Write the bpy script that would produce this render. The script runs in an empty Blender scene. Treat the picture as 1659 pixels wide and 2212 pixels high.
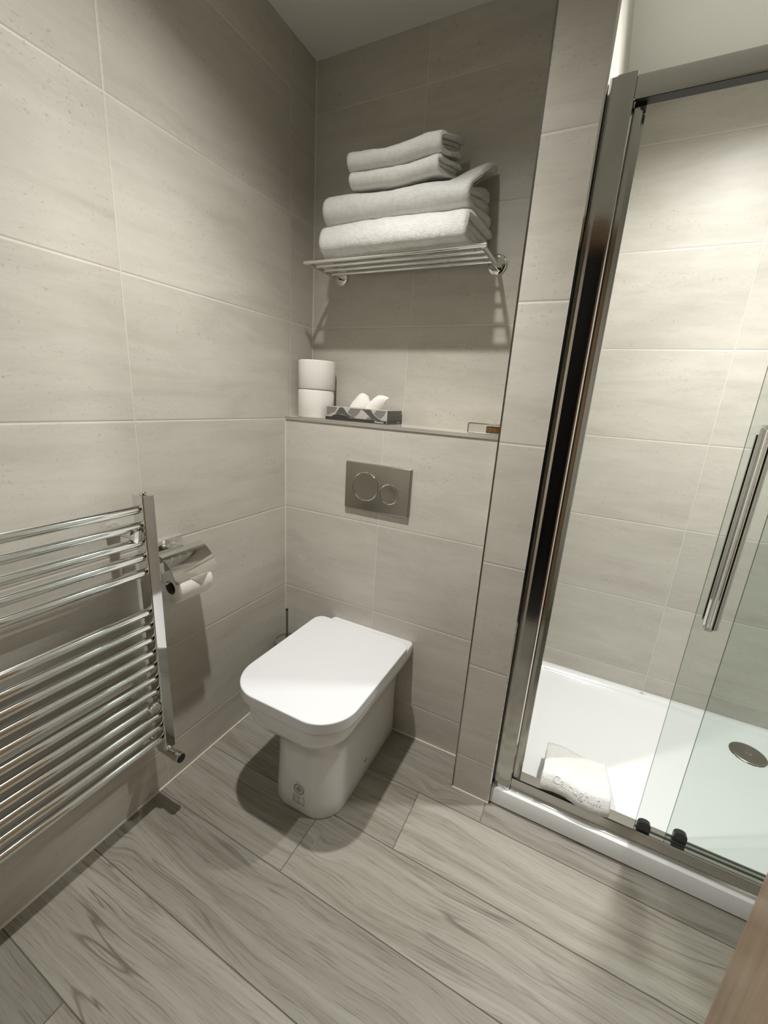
import bpy, bmesh, math, random
from mathutils import Vector, Matrix, noise

random.seed(7)
C = bpy.context.scene.collection
scene = bpy.context.scene
PI = math.pi

# ------------------------------------------------------------------ camera
cam_data = bpy.data.cameras.new('camera')
cam = bpy.data.objects.new('camera', cam_data)
C.objects.link(cam)
cam_data.sensor_fit = 'VERTICAL'
cam_data.sensor_height = 36.0
cam_data.lens = 890.40 * 36.0 / 2212.0
cam_data.clip_start = 0.01
_R = ((0.89106, -0.17255, 0.41982), (0.44963, 0.2091, -0.86839), (0.06206, 0.96255, 0.2639))
cam.matrix_world = Matrix.Translation((1.0213, -1.2288, 1.2301)) @ Matrix(_R).to_4x4()
scene.camera = cam

# ------------------------------------------------------------------ world, lights, exposure
scene.view_settings.view_transform = 'Standard'
scene.view_settings.look = 'None'
scene.view_settings.gamma = 1.0
scene.view_settings.use_curve_mapping = False
scene.view_settings.exposure = 0.10

world = bpy.data.worlds.new('world')
scene.world = world
world.use_nodes = True
world.node_tree.nodes['Background'].inputs[0].default_value = (0.02, 0.02, 0.02, 1)
world.node_tree.nodes['Background'].inputs[1].default_value = 1.0

HC = 2.2845            # ceiling height


def spot(name, loc, power, size, blend, radius, col, lean=(0, 0)):
    l = bpy.data.lights.new(name, 'SPOT')
    l.energy = power
    l.spot_size = math.radians(size)
    l.spot_blend = blend
    l.shadow_soft_size = radius
    l.color = col
    o = bpy.data.objects.new(name, l)
    o.location = loc
    # gimbal: the beam axis meets a level 1.8 m below at this offset
    o.rotation_euler = Vector((lean[0], lean[1], -1.8)).to_track_quat('-Z', 'Y').to_euler()
    C.objects.link(o)
    return o


LIGHT_MAIN = (0.49, -0.59)
LIGHT_SHOWER = (1.37, 0.12)
WARM = (1.0, 0.988, 0.955)
COOL = (0.995, 1.0, 0.985)
# each downlight: a narrow core beam and the wider spill round it
spot('downlight_core', (LIGHT_MAIN[0], LIGHT_MAIN[1], HC - 0.012), 61.0, 88, 1.0, 0.022, WARM, (0.0, 0.15))
spot('downlight_spill', (LIGHT_MAIN[0], LIGHT_MAIN[1], HC - 0.012), 33.0, 138, 1.0, 0.022, WARM)
spot('downlight_core', (LIGHT_SHOWER[0], LIGHT_SHOWER[1], HC - 0.012), 72.0, 80, 1.0, 0.022, COOL, (0.24, 0.20))
spot('downlight_spill', (LIGHT_SHOWER[0], LIGHT_SHOWER[1], HC - 0.012), 50.0, 162, 0.8, 0.022, COOL)
hall = bpy.data.lights.new('hall_fill', 'POINT')  # fill light added in the unseen hall to lift the cistern wall
hall.energy = 9.0
hall.shadow_soft_size = 0.12
hall.color = WARM
hall_o = bpy.data.objects.new('hall_fill', hall)
hall_o.location = (0.80, -1.85, 2.28)
C.objects.link(hall_o)


# ------------------------------------------------------------------ node helpers
def new_mat(name):
    m = bpy.data.materials.new(name)
    m.use_nodes = True
    nt = m.node_tree
    b = nt.nodes['Principled BSDF']
    return m, nt, b


class NT:
    """small wrapper: math nodes by call"""

    def __init__(self, nt):
        self.nt = nt
        self.n = nt.nodes
        self.l = nt.links

    def node(self, t, **kw):
        nd = self.n.new(t)
        for k, v in kw.items():
            setattr(nd, k, v)
        return nd

    def put(self, sock, v):
        if hasattr(v, 'is_linked') or isinstance(v, bpy.types.NodeSocket):
            self.l.new(v, sock)
        else:
            sock.default_value = v

    def m(self, op, a, b=None, c=None, clamp=False):
        nd = self.node('ShaderNodeMath', operation=op, use_clamp=clamp)
        self.put(nd.inputs[0], a)
        if b is not None:
            self.put(nd.inputs[1], b)
        if c is not None:
            self.put(nd.inputs[2], c)
        return nd.outputs[0]

    def pos(self):
        g = self.node('ShaderNodeNewGeometry')
        s = self.node('ShaderNodeSeparateXYZ')
        self.l.new(g.outputs['Position'], s.inputs[0])
        return s.outputs[0], s.outputs[1], s.outputs[2]

    def obj(self):
        g = self.node('ShaderNodeTexCoord')
        return g.outputs['Object']

    def vec(self, x, y, z):
        c = self.node('ShaderNodeCombineXYZ')
        self.put(c.inputs[0], x)
        self.put(c.inputs[1], y)
        self.put(c.inputs[2], z)
        return c.outputs[0]

    def noise(self, v, scale, detail=4, rough=0.55, dist=0.0):
        nd = self.node('ShaderNodeTexNoise')
        self.l.new(v, nd.inputs['Vector'])
        nd.inputs['Scale'].default_value = scale
        nd.inputs['Detail'].default_value = detail
        nd.inputs['Roughness'].default_value = rough
        nd.inputs['Distortion'].default_value = dist
        return nd.outputs[0]

    def ramp(self, f, stops):
        nd = self.node('ShaderNodeValToRGB')
        cr = nd.color_ramp
        while len(cr.elements) < len(stops):
            cr.elements.new(0.5)
        for e, (p, c) in zip(cr.elements, stops):
            e.position = p
            e.color = c if len(c) == 4 else (*c, 1)
        self.put(nd.inputs[0], f)
        return nd.outputs[0]

    def mix(self, f, a, b, mode='MIX'):
        nd = self.node('ShaderNodeMix', data_type='RGBA', blend_type=mode)
        self.put(nd.inputs[0], f)
        self.put(nd.inputs[6], a if not isinstance(a, tuple) else (*a[:3], 1))
        self.put(nd.inputs[7], b if not isinstance(b, tuple) else (*b[:3], 1))
        return nd.outputs[2]

    def bump(self, h, strength, dist, normal=None):
        nd = self.node('ShaderNodeBump')
        nd.inputs['Strength'].default_value = strength
        nd.inputs['Distance'].default_value = dist
        self.put(nd.inputs['Height'], h)
        if normal is not None:
            self.l.new(normal, nd.inputs['Normal'])
        return nd.outputs[0]


def simple(name, col, rough=0.5, metal=0.0, spec=0.5, coat=0.0):
    m, nt, b = new_mat(name)
    b.inputs['Base Color'].default_value = (*col, 1)
    b.inputs['Roughness'].default_value = rough
    b.inputs['Metallic'].default_value = metal
    b.inputs['Specular IOR Level'].default_value = spec
    b.inputs['Coat Weight'].default_value = coat
    return m


TZ, TT = 0.1399, 0.333     # first horizontal joint and tile height


def tile_mat(name, axis, u0, length=0.594, horiz=True, vert=True):
    """large porcelain wall tiles in a stacked bond; axis is the horizontal world axis of the wall"""
    m, nt, b = new_mat(name)
    t = NT(nt)
    x, y, z = t.pos()
    u = x if axis == 'x' else y
    w = y if axis == 'x' else x
    un = t.m('DIVIDE', t.m('SUBTRACT', u, u0), length)
    zn = t.m('DIVIDE', t.m('SUBTRACT', z, TZ), TT)

    def edge(v, size):
        f = t.m('FRACT', v)
        d = t.m('MINIMUM', f, t.m('SUBTRACT', 1.0, f))
        return t.m('MULTIPLY', d, size)
    eu = edge(un, length) if vert else 1.0
    ez = edge(zn, TT) if horiz else 1.0
    d = t.m('MINIMUM', eu, ez)
    grout = t.m('SUBTRACT', 1.0, t.m('DIVIDE', t.m('SUBTRACT', d, 0.0009), 0.0008, clamp=True))
    soft = t.m('DIVIDE', d, 0.004, clamp=True)
    iu = t.m('FLOOR', un) if vert else 0.0
    iz = t.m('FLOOR', zn)
    wn = t.node('ShaderNodeTexWhiteNoise', noise_dimensions='3D')
    t.l.new(t.vec(iu, iz, 3.7 if axis == 'x' else 9.1), wn.inputs['Vector'])
    rnd = wn.outputs['Value']
    off = t.m('MULTIPLY', rnd, 37.0)
    v1 = t.vec(t.m('ADD', u, off), t.m('ADD', w, off), t.m('MULTIPLY', z, 5.0))
    v2 = t.vec(t.m('MULTIPLY', t.m('ADD', u, off), 1.0), w, t.m('MULTIPLY', z, 2.6))
    n1 = t.noise(v1, 2.3, 6, 0.6, 0.8)
    n2 = t.noise(v2, 9.0, 5, 0.62, 0.3)
    base = t.ramp(n1, [(0.25, (0.47, 0.437, 0.378)), (0.45, (0.542, 0.512, 0.452)), (0.62, (0.587, 0.561, 0.50)), (0.8, (0.612, 0.596, 0.545))])
    base = t.mix(t.m('MULTIPLY', t.m('SUBTRACT', n2, 0.42), 1.6, clamp=True), base, (0.60, 0.57, 0.50))
    # short darker flecks gathered in drifts
    fl = t.noise(t.vec(t.m('ADD', u, off), w, t.m('MULTIPLY', z, 1.6)), 90.0, 3, 0.6, 0.4)
    flm = t.noise(v1, 3.1, 3, 0.6, 0.6)
    fleck = t.m('MULTIPLY', t.m('MULTIPLY', t.m('SUBTRACT', fl, 0.585), 9.0, clamp=True), t.m('MULTIPLY', t.m('SUBTRACT', flm, 0.44), 4.5, clamp=True), clamp=True)
    base = t.mix(t.m('MULTIPLY', fleck, 0.72), base, (0.33, 0.30, 0.25))
    # long faint grey veins
    vn = t.noise(v1, 4.4, 5, 0.65, 1.2)
    vein = t.m('SUBTRACT', 1.0, t.m('MULTIPLY', t.m('ABSOLUTE', t.m('SUBTRACT', vn, 0.5)), 26.0), clamp=True)
    base = t.mix(t.m('MULTIPLY', vein, 0.15), base, (0.42, 0.39, 0.335))
    var = t.m('ADD', 0.955, t.m('MULTIPLY', rnd, 0.09))
    bright = t.node('ShaderNodeVectorMath', operation='SCALE')
    t.l.new(base, bright.inputs[0])
    t.l.new(var, bright.inputs['Scale'])
    col = t.mix(grout, bright.outputs[0], (0.665, 0.63, 0.555))
    t.l.new(col, b.inputs['Base Color'])
    b.inputs['Roughness'].default_value = 0.42
    b.inputs['Specular IOR Level'].default_value = 0.32
    fine = t.noise(v2, 160.0, 2, 0.6)
    h = t.m('ADD', t.m('MULTIPLY', soft, 1.0), t.m('ADD', t.m('MULTIPLY', fine, 0.05), t.m('MULTIPLY', fleck, -0.12)))
    t.l.new(t.bump(h, 0.5, 0.0016), b.inputs['Normal'])
    return m


def plank_mat():
    m, nt, b = new_mat('wood_look_porcelain')
    t = NT(nt)
    at = t.node('ShaderNodeAttribute', attribute_name='plank')
    r = at.outputs['Fac']
    x, y, z = t.pos()
    off = t.m('MULTIPLY', r, 53.0)
    xo = t.m('ADD', x, off)
    warp = t.noise(t.vec(t.m('MULTIPLY', xo, 0.8), t.m('MULTIPLY', y, 2.2), off), 2.0, 2, 0.45)
    yy = t.m('ADD', t.m('ADD', y, off), t.m('MULTIPLY', t.m('SUBTRACT', warp, 0.5), 0.10))
    # knots
    vo = t.node('ShaderNodeTexVoronoi', feature='F1')
    t.l.new(t.vec(t.m('MULTIPLY', xo, 1.05), t.m('MULTIPLY', yy, 1.5), 0.0), vo.inputs['Vector'])
    vo.inputs['Scale'].default_value = 3.6
    vs_ = t.node('ShaderNodeSeparateColor')
    t.l.new(vo.outputs['Color'], vs_.inputs[0])
    pick = t.m('GREATER_THAN', vs_.outputs[0], 0.62)
    kd = vo.outputs['Distance']
    kd = t.m('ADD', kd, t.m('MULTIPLY', t.m('SUBTRACT', t.noise(t.vec(xo, yy, off), 60.0, 2), 0.5), 0.05))
    size = t.m('ADD', 0.035, t.m('MULTIPLY', vs_.outputs[1], 0.05))
    knot = t.m('MULTIPLY', t.m('SUBTRACT', 1.0, t.m('DIVIDE', kd, size), clamp=True), pick)
    ring = t.m('MULTIPLY', t.m('SUBTRACT', 1.0, t.m('DIVIDE', kd, 0.36), clamp=True), pick)
    yk = t.m('ADD', yy, t.m('MULTIPLY', t.m('POWER', ring, 1.6), 0.050))
    gv = t.vec(t.m('MULTIPLY', xo, 0.55), t.m('MULTIPLY', yk, 15.0), off)
    g1 = t.noise(gv, 2.0, 10, 0.70, 0.15)
    g2 = t.noise(t.vec(t.m('MULTIPLY', xo, 3.2), t.m('MULTIPLY', yk, 120.0), off), 2.4, 5, 0.68, 0.2)
    col = t.ramp(g1, [(0.24, (0.245, 0.215, 0.170)), (0.40, (0.355, 0.322, 0.265)), (0.54, (0.435, 0.405, 0.345)), (0.74, (0.515, 0.49, 0.43))])
    line = t.m('MULTIPLY', t.m('SUBTRACT', 0.48, g2), 8.0, clamp=True)
    cl = t.m('MULTIPLY', line, t.m('ADD', 0.35, t.m('MULTIPLY', t.m('SUBTRACT', 0.62, g1), 5.0, clamp=True), None, True))
    col = t.mix(t.m('MULTIPLY', cl, 0.72), col, (0.20, 0.165, 0.122))
    # sparse dark cracks that follow the grain
    cr = t.noise(t.vec(t.m('MULTIPLY', xo, 0.55), t.m('MULTIPLY', yk, 9.0), t.m('ADD', off, 4.0)), 1.7, 2, 0.5, 0.6)
    crack = t.m('SUBTRACT', 1.0, t.m('MULTIPLY', t.m('ABSOLUTE', t.m('SUBTRACT', cr, 0.5)), 75.0), clamp=True)
    gate = t.m('MULTIPLY', t.m('SUBTRACT', t.noise(t.vec(xo, yy, off), 2.6, 2), 0.52), 7.0, clamp=True)
    col = t.mix(t.m('MULTIPLY', t.m('MULTIPLY', crack, gate), 0.75), col, (0.13, 0.105, 0.078))
    col = t.mix(t.m('MULTIPLY', t.m('POWER', knot, 0.7), 0.85), col, (0.115, 0.092, 0.066))
    tone = t.m('ADD', 0.62, t.m('MULTIPLY', t.m('FRACT', t.m('MULTIPLY', r, 7.31)), 0.22))
    sc = t.node('ShaderNodeVectorMath', operation='SCALE')
    t.l.new(col, sc.inputs[0])
    t.l.new(tone, sc.inputs['Scale'])
    t.l.new(sc.outputs[0], b.inputs['Base Color'])
    b.inputs['Roughness'].default_value = 0.42
    b.inputs['Specular IOR Level'].default_value = 0.38
    t.l.new(t.bump(t.m('ADD', g1, t.m('MULTIPLY', g2, 0.5)), 0.25, 0.0012), b.inputs['Normal'])
    return m


def oak_mat():
    m, nt, b = new_mat('varnished_brown_wood')
    t = NT(nt)
    x, y, z = t.pos()
    g = t.noise(t.vec(t.m('MULTIPLY', x, 30.0), t.m('MULTIPLY', y, 30.0), t.m('MULTIPLY', z, 1.3)), 1.6, 6, 0.6, 0.6)
    col = t.ramp(g, [(0.3, (0.26, 0.165, 0.082)), (0.55, (0.36, 0.24, 0.13)), (0.75, (0.43, 0.30, 0.175))])
    t.l.new(col, b.inputs['Base Color'])
    b.inputs['Roughness'].default_value = 0.30
    b.inputs['Coat Weight'].default_value = 0.6
    b.inputs['Coat Roughness'].default_value = 0.14
    return m


def terry_mat():
    m, nt, b = new_mat('white_terry')
    t = NT(nt)
    o = t.obj()
    n1 = t.noise(o, 260.0, 3, 0.7)
    n2 = t.noise(o, 70.0, 3, 0.6)
    h = t.m('ADD', n1, t.m('MULTIPLY', n2, 1.2))
    t.l.new(t.bump(h, 0.6, 0.003), b.inputs['Normal'])
    col = t.ramp(n2, [(0.3, (0.74, 0.725, 0.69)), (0.6, (0.81, 0.80, 0.765))])
    t.l.new(col, b.inputs['Base Color'])
    b.inputs['Roughness'].default_value = 0.95
    b.inputs['Specular IOR Level'].default_value = 0.1
    b.inputs['Sheen Weight'].default_value = 0.35
    b.inputs['Sheen Roughness'].default_value = 0.5
    return m


def paper_mat():
    m, nt, b = new_mat('white_tissue_paper')
    t = NT(nt)
    n = t.noise(t.obj(), 140.0, 4, 0.6)
    t.l.new(t.bump(n, 0.25, 0.002), b.inputs['Normal'])
    b.inputs['Base Color'].default_value = (0.80, 0.775, 0.725, 1)
    b.inputs['Roughness'].default_value = 0.9
    b.inputs['Specular IOR Level'].default_value = 0.15
    return m


def brushed(name, col, rough):
    m, nt, b = new_mat(name)
    t = NT(nt)
    x, y, z = t.pos()
    n = t.noise(t.vec(t.m('MULTIPLY', x, 4.0), t.m('MULTIPLY', y, 4.0), t.m('MULTIPLY', z, 700.0)), 1.0, 2)
    t.l.new(t.bump(n, 0.02, 0.001), b.inputs['Normal'])
    b.inputs['Base Color'].default_value = (*col, 1)
    b.inputs['Metallic'].default_value = 1.0
    b.inputs['Roughness'].default_value = rough
    return m


def pane_glass(name, tint, ior=1.45):
    """thin clear pane: tinted see-through plus Fresnel reflection"""
    m = bpy.data.materials.new(name)
    m.use_nodes = True
    nt = m.node_tree
    nt.nodes.clear()
    t = NT(nt)
    out = t.node('ShaderNodeOutputMaterial')
    tr = t.node('ShaderNodeBsdfTransparent')
    tr.inputs[0].default_value = (*tint, 1)
    gl = t.node('ShaderNodeBsdfGlossy')
    gl.inputs['Roughness'].default_value = 0.0
    fr = t.node('ShaderNodeFresnel')
    # index seen from either side of the sheet, so that the inner faces do not mirror
    ge = t.node('ShaderNodeNewGeometry')
    t.l.new(t.m('ADD', t.m('MULTIPLY', ge.outputs['Backfacing'], 1.0 / ior - ior), ior), fr.inputs[0])
    mx = t.node('ShaderNodeMixShader')
    t.l.new(fr.outputs[0], mx.inputs[0])
    t.l.new(tr.outputs[0], mx.inputs[1])
    t.l.new(gl.outputs[0], mx.inputs[2])
    t.l.new(mx.outputs[0], out.inputs[0])
    return m


M = dict(
    tile_left=tile_mat('porcelain_tile_side_wall', 'y', 0.024),
    tile_ledge=tile_mat('porcelain_tile_cistern_wall', 'x', 0.407),
    tile_back=tile_mat('porcelain_tile_upper_wall', 'x', 0.402),
    tile_pillar=tile_mat('porcelain_tile_nib_wall', 'x', 0.0, vert=False),
    tile_shower=tile_mat('porcelain_tile_shower', 'x', 1.412),
    plank=plank_mat(),
    floor_grout=simple('dark_floor_grout', (0.135, 0.125, 0.11), 0.85),
    white_grout=simple('white_sealant', (0.80, 0.76, 0.66), 0.5),
    ceiling=simple('white_ceiling_paint', (0.84, 0.835, 0.79), 0.9),
    paint=simple('white_wall_paint', (0.82, 0.81, 0.76), 0.85),
    shelf=simple('polished_ledge_tile', (0.56, 0.52, 0.44), 0.12, spec=0.6),
    chrome=simple('polished_chrome', (0.80, 0.80, 0.79), 0.045, 1.0),
    rad_chrome=simple('radiator_chrome', (0.74, 0.74, 0.73), 0.07, 1.0),
    frame=brushed('polished_aluminium', (0.56, 0.555, 0.535), 0.10),
    steel=brushed('brushed_steel', (0.37, 0.345, 0.30), 0.32),
    darkened_chrome=simple('chrome_trim_dark_reflection', (0.22, 0.21, 0.20), 0.22, 1.0),  # chrome trim, with the dark hall it mirrors put into its colour
    satin=simple('satin_aluminium', (0.72, 0.71, 0.69), 0.30, 1.0),
    dark=simple('black_rubber', (0.012, 0.012, 0.012), 0.5),
    darkgrey=simple('dark_grey_plastic', (0.045, 0.045, 0.05), 0.22),
    ceramic=simple('white_glazed_ceramic', (0.84, 0.84, 0.83), 0.07, coat=0.3),
    seat=simple('white_seat_plastic', (0.77, 0.775, 0.785), 0.16),
    acrylic=simple('white_acrylic', (0.81, 0.815, 0.81), 0.14),
    mark=simple('grey_printed_mark', (0.20, 0.185, 0.16), 0.5),
    ink=simple('dark_grey_ink', (0.10, 0.10, 0.12), 0.5),
    frost=simple('frosted_grey_glass', (0.15, 0.142, 0.11), 0.30),
    oak=oak_mat(),
    terry=terry_mat(),
    paper=paper_mat(),
    card=simple('cardboard_core', (0.16, 0.12, 0.085), 0.9),
    hall=simple('dark_hall', (0.03, 0.028, 0.025), 0.9),
    box_black=simple('black_printed_card', (0.035, 0.033, 0.03), 0.35),
    box_side=simple('charcoal_printed_card', (0.085, 0.08, 0.068), 0.35),
    box_light=simple('pale_grey_printed_card', (0.44, 0.42, 0.38), 0.35),
    box_mid=simple('mid_grey_printed_card', (0.20, 0.195, 0.185), 0.35),
    box_dark=simple('dark_grey_printed_card', (0.09, 0.088, 0.085), 0.35),
    box_text=simple('white_print', (0.75, 0.73, 0.7), 0.5),
    pane=pane_glass('clear_shower_glass', (0.935, 0.955, 0.945)),
    pane_edge=simple('green_glass_edge', (0.045, 0.065, 0.058), 0.15),
    bottle=pane_glass('clear_bottle_glass', (0.93, 0.94, 0.93), 1.5),
    amber=simple('amber_liquid', (0.15, 0.068, 0.008), 0.12),
)


# ------------------------------------------------------------------ mesh helpers
def link(name, bm, mats, parent=None, smooth=None, kind=None):
    me = bpy.data.meshes.new(name)
    bmesh.ops.recalc_face_normals(bm, faces=bm.faces)
    bm.to_mesh(me)
    bm.free()
    if not isinstance(mats, (list, tuple)):
        mats = [mats]
    for mm in mats:
        me.materials.append(mm)
    o = bpy.data.objects.new(name, me)
    C.objects.link(o)
    if parent is not None:
        o.parent = parent
        o.matrix_parent_inverse = Matrix.Translation(-parent.location)
    if smooth is not None:
        for p in me.polygons:
            p.use_smooth = True
        if smooth < 180:
            me.set_sharp_from_angle(angle=math.radians(smooth))
    if kind:
        o['kind'] = kind
    return o


def thing(name, label, cat, loc, group=None):
    o = bpy.data.objects.new(name, None)
    o.empty_display_size = 0.05
    o.location = loc
    C.objects.link(o)
    return tag(o, label, cat, group)


def tag(o, label, cat, group=None):
    o['label'] = label
    o['category'] = cat
    if group:
        o['group'] = group
    return o


def box(bm, a, b, mi=0):
    x0, y0, z0 = a
    x1, y1, z1 = b
    v = [bm.verts.new(p) for p in ((x0, y0, z0), (x1, y0, z0), (x1, y1, z0), (x0, y1, z0), (x0, y0, z1), (x1, y0, z1), (x1, y1, z1), (x0, y1, z1))]
    fs = []
    for q in ((0, 3, 2, 1), (4, 5, 6, 7), (0, 1, 5, 4), (1, 2, 6, 5), (2, 3, 7, 6), (3, 0, 4, 7)):
        f = bm.faces.new([v[i] for i in q])
        f.material_index = mi
        fs.append(f)
    return v, fs


def bbox(a, b, bevel=0.0, seg=2):
    bm = bmesh.new()
    box(bm, a, b)
    if bevel:
        bmesh.ops.bevel(bm, geom=bm.edges[:], offset=bevel, segments=seg, profile=0.5, affect='EDGES')
    return bm


def basis(d):
    d = Vector(d).normalized()
    up = Vector((0, 0, 1)) if abs(d.z) < 0.9 else Vector((1, 0, 0))
    a = d.cross(up).normalized()
    return d, a, d.cross(a).normalized()


def tube(bm, p, q, r, seg=20, r2=None, caps=True, mi=0, bevel=0.0):
    p, q = Vector(p), Vector(q)
    d, a, b = basis(q - p)
    r2 = r if r2 is None else r2
    L = (q - p).length
    prof = [(0, r), (L, r2)]
    if bevel:
        prof = [(0, r - bevel), (bevel, r), (L - bevel, r2), (L, r2 - bevel)]
    rings = []
    for t, rr in prof:
        rings.append([bm.verts.new(p + d * t + (a * math.cos(2 * PI * i / seg) + b * math.sin(2 * PI * i / seg)) * rr) for i in range(seg)])
    for k in range(len(rings) - 1):
        for i in range(seg):
            f = bm.faces.new((rings[k][i], rings[k][(i + 1) % seg], rings[k + 1][(i + 1) % seg], rings[k + 1][i]))
            f.material_index = mi
    if caps:
        bm.faces.new(rings[0][::-1]).material_index = mi
        bm.faces.new(rings[-1]).material_index = mi


def lathe(bm, c, axis, prof, seg=40, mi=0):
    """prof: (distance along axis, radius)"""
    c = Vector(c)
    d, a, b = basis(axis)
    rings = []
    for t, r in prof:
        if r < 1e-6:
            rings.append([bm.verts.new(c + d * t)])
        else:
            rings.append([bm.verts.new(c + d * t + (a * math.cos(2 * PI * i / seg) + b * math.sin(2 * PI * i / seg)) * r) for i in range(seg)])
    for k in range(len(rings) - 1):
        A, B = rings[k], rings[k + 1]
        for i in range(seg):
            j = (i + 1) % seg
            if len(A) == 1 and len(B) == 1:
                continue
            if len(A) == 1:
                f = bm.faces.new((A[0], B[j], B[i]))
            elif len(B) == 1:
                f = bm.faces.new((A[i], A[j], B[0]))
            else:
                f = bm.faces.new((A[i], A[j], B[j], B[i]))
            f.material_index = mi


def path_tube(bm, pts, r, seg=12, mi=0):
    pts = [Vector(p) for p in pts]
    pts = [p for i, p in enumerate(pts) if i == 0 or (p - pts[i - 1]).length > 1e-6]
    rings = []
    ref = None
    for i, p in enumerate(pts):
        d = (pts[min(i + 1, len(pts) - 1)] - pts[max(i - 1, 0)]).normalized()
        if ref is None:
            _, ref, _ = basis(d)
        a = (ref - d * ref.dot(d)).normalized()
        ref = a
        b = d.cross(a)
        rings.append([bm.verts.new(p + (a * math.cos(2 * PI * k / seg) + b * math.sin(2 * PI * k / seg)) * r) for k in range(seg)])
    for i in range(len(rings) - 1):
        for k in range(seg):
            bm.faces.new((rings[i][k], rings[i][(k + 1) % seg], rings[i + 1][(k + 1) % seg], rings[i + 1][k])).material_index = mi
    bm.faces.new(rings[0][::-1]).material_index = mi
    bm.faces.new(rings[-1]).material_index = mi


def arc_pts(c, r, a0, a1, n):
    return [(c[0] + r * math.cos(math.radians(a0 + (a1 - a0) * i / n)), c[1] + r * math.sin(math.radians(a0 + (a1 - a0) * i / n))) for i in range(n + 1)]


def loft(bm, rings, cap0=True, cap1=True, mi=0):
    vs = [[bm.verts.new(p) for p in r] for r in rings]
    n = len(vs[0])
    for k in range(len(vs) - 1):
        for i in range(n):
            bm.faces.new((vs[k][i], vs[k][(i + 1) % n], vs[k + 1][(i + 1) % n], vs[k + 1][i])).material_index = mi
    if cap0:
        bm.faces.new(vs[0][::-1]).material_index = mi
    if cap1:
        bm.faces.new(vs[-1]).material_index = mi
    return vs


def extrude_poly(bm, pts, axis, a, b, mi=0):
    """pts: 2D outline in the two other axes (x<y<z order), extruded along axis from a to b"""
    def P(p, t):
        return {'x': (t, p[0], p[1]), 'y': (p[0], t, p[1]), 'z': (p[0], p[1], t)}[axis]
    loft(bm, [[P(p, a) for p in pts], [P(p, b) for p in pts]], mi=mi)


def text_mesh(body, size, depth=0.0002):
    cu = bpy.data.curves.new('lettering', 'FONT')
    cu.body = body
    cu.size = size
    cu.extrude = depth
    cu.resolution_u = 4
    o = bpy.data.objects.new('lettering', cu)
    C.objects.link(o)
    dg = bpy.context.evaluated_depsgraph_get()
    me = bpy.data.meshes.new_from_object(o.evaluated_get(dg))
    bpy.data.objects.remove(o)
    bpy.data.curves.remove(cu)
    bm = bmesh.new()
    bm.from_mesh(me)
    bpy.data.meshes.remove(me)
    return bm


# ------------------------------------------------------------------ setting
PX0, PX1, PY = 0.8063, 0.9214, -0.1242
BY = 0.159
SY = 0.6987
XR = 2.12
YF = -1.275
ZS = 1.147           # top of the ledge

link('wall_left', bbox((-0.10, YF - 0.10, 0), (0, BY + 0.10, HC + 0.02)), M['tile_left'], kind='structure')
link('wall_cistern', bbox((0, 0, 0), (PX0, BY, 1.139)), M['tile_ledge'], kind='structure')
link('wall_back', bbox((0, BY, 0), (PX0, BY + 0.10, HC + 0.02)), M['tile_back'], kind='structure')
bm = bmesh.new()
box(bm, (PX0, PY, 0), (PX1, SY + 0.10, HC + 0.02))
link('wall_partition', bm, M['tile_pillar'], kind='structure')
link('wall_shower', bbox((PX1, SY, 0), (XR, SY + 0.10, HC + 0.02)), M['tile_shower'], kind='structure')
link('wall_right', bbox((XR, YF - 0.10, 0), (XR + 0.10, SY + 0.10, HC + 0.02)), M['paint'], kind='structure')
DX0, DX1, DH = 0.60, 1.375, 1.985
bm = bmesh.new()
box(bm, (0, YF - 0.10, 0), (DX0, YF, HC + 0.02))
box(bm, (DX1, YF - 0.10, 0), (XR, YF, HC + 0.02))
box(bm, (DX0, YF - 0.10, DH), (DX1, YF, HC + 0.02))
link('wall_front', bm, M['paint'], kind='structure')
bm = bmesh.new()
box(bm, (-0.3, -2.9, -0.02), (-0.2, YF - 0.10, 2.4))
box(bm, (2.3, -2.9, -0.02), (2.4, YF - 0.10, 2.4))
box(bm, (-0.3, -3.0, -0.02), (2.4, -2.9, 2.4))
box(bm, (-0.3, -2.9, 2.4), (2.4, YF - 0.10, 2.5))
box(bm, (-0.3, -2.9, -0.12), (2.4, YF - 0.10, -0.02))
link('wall_hall', bm, M['hall'], kind='structure')
link('ceiling', bbox((-0.10, YF - 0.10, HC), (XR + 0.10, SY + 0.10, HC + 0.08)), M['ceiling'], kind='structure')

# floor: porcelain planks 0.2 m wide along x, each with its own grain
bm = bmesh.new()
lay = bm.faces.layers.float.new('plank')
_, fs = box(bm, (-0.02, YF - 0.10, -0.06), (XR, 0.02, -0.0012), 1)
BUTT = {-1: 0.917, -2: 0.7165, -3: 0.478, -4: 1.15, -5: 1.17, -6: 0.255, -7: 0.4}
g = 0.0013
for row, xb in BUTT.items():
    y1 = (row + 1) * 0.2 - 0.0
    y0 = row * 0.2
    y0, y1 = max(y0, YF - 0.1), min(y1, 0.0)
    if y1 <= y0:
        continue
    cuts = [-0.02]
    xx = xb - 2.4
    while xx < XR:
        if -0.02 < xx < XR:
            cuts.append(xx)
        xx += 1.2
    cuts.append(XR)
    for k in range(len(cuts) - 1):
        a = (cuts[k] + g, y0 + g, -0.010)
        b = (cuts[k + 1] - g, y1 - g, 0.0)
        _, fs = box(bm, a, b, 0)
        rv = random.random()
        for f in fs:
            f[lay] = rv
link('floor', bm, [M['plank'], M['floor_grout']], kind='structure')

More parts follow.
